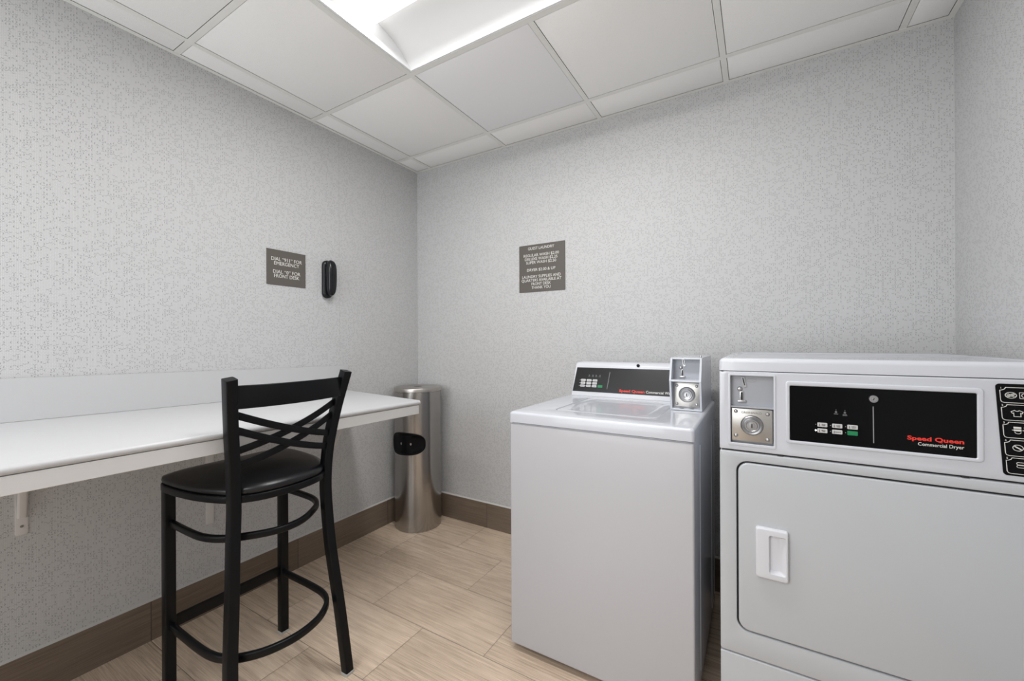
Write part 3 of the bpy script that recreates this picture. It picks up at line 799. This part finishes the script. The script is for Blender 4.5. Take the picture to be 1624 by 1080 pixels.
# top panel with raised rim
bm = B(); o4 = (DX0-.001, DX1+.001, DYF-.003, DYB)
L = [(rr(*o4, .009, 6), -.036), ]
for k in range(7):
    a = math.pi/2*k/6; d = .013*(1-math.cos(a)); L.append((rr(o4[0]+d, o4[1]-d, o4[2]+d, o4[3]-d, .012, 6), -.013*(1-math.sin(a))))
for dd, c in ((.030, 0), (.034, -.0015), (.040, -.0035)): L.append((rr(o4[0]+dd, o4[1]-dd, o4[2]+dd, o4[3]-dd, .02, 6), c))
stack(bm, L, topm(1.1365)); obj('top_panel', bm, 'enamel', dr, 40)
# console
C0, C1 = .8735, 1.0985
bm = B()
slot_o = (2.019, 2.1305, .8885, 1.0895)
# console face built around the coin recess and the panel bezel
def face_with_holes(bm, X0, X1, Z0, Z1, holes, c0, c1, M3, bev=.004):
    xs_ = sorted({X0, X1, *[h[0] for h in holes], *[h[1] for h in holes]}); zs_ = sorted({Z0, Z1, *[h[2] for h in holes], *[h[3] for h in holes]})
    V = {}
    def vert(i, j, k):
        key = (i, j, k)
        if key not in V: V[key] = bm.verts.new(M3(xs_[i], zs_[j], (c0, c1)[k]))
        return V[key]
    def solid(i, j):
        if not (0 <= i < len(xs_)-1 and 0 <= j < len(zs_)-1): return False
        cx, cz = (xs_[i]+xs_[i+1])/2, (zs_[j]+zs_[j+1])/2
        return not any(h[0] < cx < h[1] and h[2] < cz < h[3] for h in holes)
    for i in range(len(xs_)-1):
        for j in range(len(zs_)-1):
            if not solid(i, j): continue
            for k in (0, 1): bm.faces.new([vert(i, j, k), vert(i+1, j, k), vert(i+1, j+1, k), vert(i, j+1, k)])
            for di, dj, e in ((-1, 0, ((i, j), (i, j+1))), (1, 0, ((i+1, j), (i+1, j+1))), (0, -1, ((i, j), (i+1, j))), (0, 1, ((i, j+1), (i+1, j+1)))):
                if not solid(i+di, j+dj): bm.faces.new([vert(*e[0], 0), vert(*e[1], 0), vert(*e[1], 1), vert(*e[0], 1)])
    bmesh.ops.recalc_face_normals(bm, faces=bm.faces[:])
    es = []
    for e in bm.edges:
        if len(e.link_faces) == 2 and e.calc_face_angle(0) > 1.0:
            es.append(e)
    bmesh.ops.bevel(bm, geom=es, offset=bev, segments=3, profile=.5, affect='EDGES')
face_with_holes(bm, DX0, DX1, C0, C1, [slot_o], -.005, .010, front(DYF+.006), .0028)
dc = obj('control_console', bm, 'enamel', dr, 40)
CF = DYF-.004               # console face plane
Fc = front(CF)
# bezel and black panel
bm = B(); frame(bm, (2.155, 2.5275, .9085, 1.0765), (2.1645, 2.5165, .917, 1.0645), .008, .003, -.002, .0035, .0022, Fc, bevi=.003)
obj('panel_bezel', bm, 'enamel', dc, 40)
bm = B(); slab(bm, 2.1645, 2.5165, .917, 1.0645, .0025, -.002, .0012, .0003, Fc, seg=1, n=3); obj('control_panel', bm, 'black_panel', dc, 20)
Mp = front(CF-.0013)
bm = B(); ribbon(bm, [(2.3375, .930), (2.3368, 1.021)], .0016, Mp); obj('divider_line', bm, 'ink_grey', dc, 0)
for r_ in range(2):
    for c_ in range(3):
        x = 2.2350+.0308*c_; b_ = .9652-.0155*r_
        last = (r_ == 1 and c_ == 2)
        bm = B(); slab(bm, x-.0105, x+.0105, b_-.0054, b_+.0054, .0015, 0, .0012, .0004, Mp, seg=1, n=2); obj('start_button' if last else 'button', bm, 'green' if last else 'key', dc, 30)
        if not last:
            bm = B(); tx = (('HIGH', 'TEMP'), ('LOW', 'TEMP'), ('NO', 'HEAT'), ('MED', 'TEMP'), ('DELICATE',))[r_*3+c_]
            Mq = front(CF-.0026)
            for q_, s in enumerate(tx):
                text_mesh(bm, s, x+(.0022 if len(tx) > 1 else .0015), b_+(.0016-.0032*q_ if len(tx) > 1 else 0), Mq, width=.0080 if len(tx) > 1 else .012, height=.0023, bold=.02, thick=.0002)
            ribbon(bm, [(x-.0062, b_-.0028), (x-.0062, b_+.0028)], .0010, Mq); ribbon(bm, [(x-.0074, b_-.0028), (x-.0050, b_-.0028)], .0008, Mq)
            obj('button_text', bm, 'ink_k', dc, 0)
        lit = (r_ == 1 and c_ == 0)
        bm = B(); lathe(bm, [(.0019 if lit else .0010, 0), (.0016 if lit else .0008, .0008), (.0002, .001)], 12, M3=lambda a, b, c: Mp(x-.0138+a, b_+b, c)); obj('indicator_light', bm, 'led' if lit else 'ink_grey', dc, 30)
bm = B()
for x, s in ((2.2635, ('DRYING',)), (2.2815, ('COOL', 'DOWN'))):
    lathe(bm, [(.0007, 0), (.0002, .0003)], 8, M3=lambda a, b, c: Mp(x+a, 1.0065+b, c))
    ribbon(bm, circ(x, 1.0010, .0017, n=12), .0010, Mp, closed=True)
    for q_, tt in enumerate(s): text_mesh(bm, tt, x, .9962-.0026*q_, Mp, width=.0085, height=.0020, bold=.02, thick=.0002)
obj('status_marks', bm, 'ink_grey', dc, 0)
bm = B(); text_mesh(bm, 'Speed Queen', 2.3995, .9515, Mp, width=.0965, height=.0095, bold=.03, align='LEFT'); obj('brand_lettering', bm, 'ink_red', dc, 0)
bm = B(); text_mesh(bm, 'Commercial Dryer', 2.496, .9385, Mp, width=.0775, height=.0078, bold=.004, align='RIGHT'); obj('model_lettering', bm, 'ink_w', dc, 0)
bm = B(); lathe(bm, [(.0095, 0), (.0095, .004), (.0085, .0055), (.0065, .0055), (.006, .0042), (.0045, .0042), (.004, .0058), (.0003, .0060)], 28, M3=lambda a, b, c: Fc(2.3372+a, 1.040+b, c+.001)); kl = obj('key_lock', bm, 'chrome', dc, 40)
bm = B(); ribbon(bm, [(2.3362, 1.0375), (2.3382, 1.0425)], .0016, Fc, c0=.0066, c1=.0074); obj('keyhole', bm, 'gap', dc, 0)
# coin recess
bm = B(); frame(bm, (2.0165, 2.133, .886, 1.092), (2.0225, 2.1275, .8945, 1.0865), .004, .002, -.001, .0018, .0015, Fc); obj('coin_bezel', bm, 'enamel', dc, 30)
Mu = front(CF+.017)
bm = B(); box(bm, slot_o[0]-.002, slot_o[1]+.002, CF+.017, CF+.019, slot_o[2]-.002, slot_o[3]+.002)
for x0, x1 in ((slot_o[0]-.002, slot_o[0]+.003), (slot_o[1]-.003, slot_o[1]+.002)): box(bm, x0, x1, CF+.003, CF+.017, slot_o[2], slot_o[3])
box(bm, slot_o[0]+.003, slot_o[1]-.003, CF+.002, CF+.017, .9955, .9995)
box(bm, slot_o[0]+.003, slot_o[1]-.003, CF+.002, CF+.017, slot_o[2], slot_o[2]+.005); box(bm, slot_o[0]+.003, slot_o[1]-.003, CF+.003, CF+.017, slot_o[3]-.003, slot_o[3])
cr = obj('coin_recess', bm, 'recess', dc, 0)
coin_slot(2.0455, 1.0475, .95, Mu, dc)
bm = B(); ribbon(bm, circ(2.075, 1.073, .012, .0050, 24), .0009, Mu, closed=True); text_mesh(bm, 'COIN', 2.075, 1.073, Mu, width=.009, height=.003, thick=.0002); obj('oval_stamp', bm, 'ink_grey', dc, 0)
bm = B(); slab(bm, 2.0245, 2.1255, .8985, .9925, .003, 0, .009, .0012, Mu, seg=2, n=3); lp = obj('lock_plate', bm, 'plate', dc, 30)
lo, hb = lock(dc, 2.0755, .9460, .0285, Mu, .009); obj('keyhole', hb, 'gap', dc, 0)
Ms = front(CF+.017-.009)
for x, z in ((2.0355, .9835), (2.1135, .9805), (2.0355, .9140), (2.1135, .9090)):
    bm = B(); screw(bm, x, z, .0052, Ms); obj('screw', bm, 'chrome', dc, 40)
bm = B(); text_mesh(bm, 'GREENWALD', 2.0745, .9815, Ms, width=.050, height=.0058, bold=.02, thick=.0003); obj('plate_lettering', bm, 'emboss', dc, 0)
# instruction panel
bm = B()
def ins(x, z): return x+(1.088-z)*.06, z
def Mi(a, b, c): x, z = ins(a, b); return Vector((x, CF-c, z))
slab(bm, 2.5450, 2.660, .8865, 1.0885, .007, -.001, .0012, .0003, Mi, seg=1, n=5); obj('instruction_panel', bm, 'black_panel', dc, 20)
Mi2 = lambda a, b, c: Mi(a, b, c+.0013)
rows_ = [(1.0470, 1.0805), (1.0085, 1.0425), (.9700, 1.0040), (.9305, .9650), (.8915, .9260)]
bm = B()
for n_, (z0, z1) in enumerate(rows_):
    x0, x1 = 2.5510, 2.6545; r = .005
    pts = [(x0+.008, z1)]+[(x0+.008-.006*math.sin(math.radians(a)), z1-.006+.0+.006*math.cos(math.radians(a))-.000) for a in (0,)]
    out = [(x0+.009, z1), (x0+.0075, z1-.0035), (x0+.004, z1-.0055), (x0, z1-.0065), (x0, z0+r), (x0+.0015, z0+.0015), (x0+r, z0), (x1-r, z0), (x1-.0015, z0+.0015), (x1, z0+r), (x1, z1-r), (x1-.0015, z1-.0015), (x1-r, z1)]
    ribbon(bm, out, .0011, Mi2, closed=True)
    text_mesh(bm, str(n_+1), x0+.0020, z1-.0012, Mi2, height=.0038, bold=.01, thick=.0002)
zc1 = 1.0635; ribbon(bm, circ(2.567, zc1, .0085, .0065), .0010, Mi2, closed=True)
for d in (-.004, 0, .004):
    ribbon(bm, [(2.5615+d*.7, zc1-.0045+abs(d)*.3), (2.5715+d*.7, zc1+.0045-abs(d)*.3)], .0013, Mi2); ribbon(bm, [(2.5625+d*.7, zc1+.004-abs(d)*.3), (2.5715+d*.7, zc1-.004+abs(d)*.3)], .0009, Mi2)
for x in (2.588, 2.6055):
    ribbon(bm, rr(x-.008, x+.008, zc1-.0065, zc1+.0065, .0004, 1), .0009, Mi2, closed=True)
    ribbon(bm, circ(x+.0005, zc1, .0055, .0045), .0010, Mi2, closed=True)
ribbon(bm, [(2.590, 1.0535), (2.596, 1.0515), (2.604, 1.0535)], .0010, Mi2)
zc2 = 1.0245      # shirt going to the machine
sh = [(-.0035, .0062), (-.009, .0030), (-.0072, -.0005), (-.0052, .0006), (-.0052, -.0072), (.0052, -.0072), (.0052, .0006), (.0072, -.0005), (.009, .0030), (.0035, .0062), (.0014, .0045), (-.0014, .0045)]
ribbon(bm, [(2.574+a, zc2+b) for a, b in sh], .0011, Mi2, closed=True)
ribbon(bm, [(2.584, zc2-.0005), (2.598, zc2-.0005)], .0010, Mi2)
ribbon(bm, rr(2.5905, 2.606, zc2-.0065, zc2+.006, .0004, 1), .0009, Mi2, closed=True); ribbon(bm, circ(2.599, zc2, .0048, .0042), .0010, Mi2, closed=True)
zc3 = .9895
for k in range(3):
    for j in range(2): slab(bm, 2.5665+.0155*k, 2.578+.0155*k, zc3+.0012-.0055*j, zc3+.0052-.0055*j, .0004, 0, .0004, .0001, Mi2, seg=1, n=1)
    ribbon(bm, [(2.564+.0155*k, zc3-.0022), (2.5665+.0155*k, zc3-.0022)], .0012, Mi2)
ribbon(bm, circ(2.5725, zc3-.0055, .0048, .0042, 12, 190, 350), .0010, Mi2)
zc4 = .9485; ribbon(bm, circ(2.5705, zc4, .0078, .0065), .0011, Mi2, closed=True); ribbon(bm, [(2.5655, zc4+.0035), (2.5755, zc4-.0035)], .0024, Mi2)
ribbon(bm, [(2.582, zc4-.006), (2.592, zc4+.005)], .0011, Mi2); ribbon(bm, circ(2.602, zc4, .0065, .0055), .0010, Mi2, closed=True)
zc5 = .9115
for k in range(3):
    for j in range(2): ribbon(bm, rr(2.5725+.0145*k-.0062, 2.5725+.0145*k+.0062, zc5+.0004-.0062*j, zc5+.0054-.0062*j, .0024, 3), .0009, Mi2, closed=True)
obj('instruction_symbols', bm, 'ink_w', dc, 0)
# front sheet with the door, and lower sheet
DO = (2.0365, 2.6345, .3600, .8440)
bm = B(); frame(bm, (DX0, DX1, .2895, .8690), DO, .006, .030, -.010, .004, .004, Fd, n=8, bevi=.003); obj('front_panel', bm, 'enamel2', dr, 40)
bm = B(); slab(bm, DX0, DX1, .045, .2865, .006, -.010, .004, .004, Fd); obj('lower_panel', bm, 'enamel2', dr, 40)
g = .0045; bm = B()
HX0, HX1, HZ0, HZ1 = 2.0835, 2.160, .5295, .6685
slab(bm, DO[0]+g, DO[1]-g, DO[2]+g, DO[3]-g, .027, -.005, .0055, .004, Fd, n=8); door = obj('door', bm, 'enamel2', dr, 40)
bm = B()      # pull handle: body with scooped pocket
def Mh(a, b, c): return Vector((a, DYF-.0055-c, b))
ox = [(HX0, HX1, HZ0, HZ1)]
L = [(rr(HX0, HX1, HZ0, HZ1, .006, 5), 0), (rr(HX0+.0005, HX1-.0005, HZ0+.0005, HZ1-.0005, .006, 5), .008)]
for k in range(4):
    a = math.pi/2*(k+1)/4; d = .004*(1-math.cos(a)); L.append((rr(HX0+.0005+d, HX1-.0005-d, HZ0+.0005+d, HZ1-.0005-d, .006, 5), .008+.004*math.sin(a)))
def pk(t): return rr(HX0+.032+t, HX1-.006-t*.3, HZ0+.017+t*.3, HZ1-.017-t*.3, .006, 5)
L.append((pk(-.001), .0118)); L.append((pk(0), .010))
L.append((rr(HX0+.034, HX1-.020, HZ0+.024, HZ1-.020, .005, 5), .001))
stack(bm, L, Mh)
obj('door_handle', bm, 'plastic_w', door, 40)
for x in (2.142, 2.4985):
    bm = B(); box(bm, x-.006, x+.006, DYF-.0035, DYF+.002, .8695, .8735); obj('seam_clip', bm, 'gap', dr, 0)
bm = B(); box(bm, 1.997, 2.004, DYF-.004, DYF, 1.0975, 1.1005); obj('seam_clip', bm, 'gap', dr, 0)
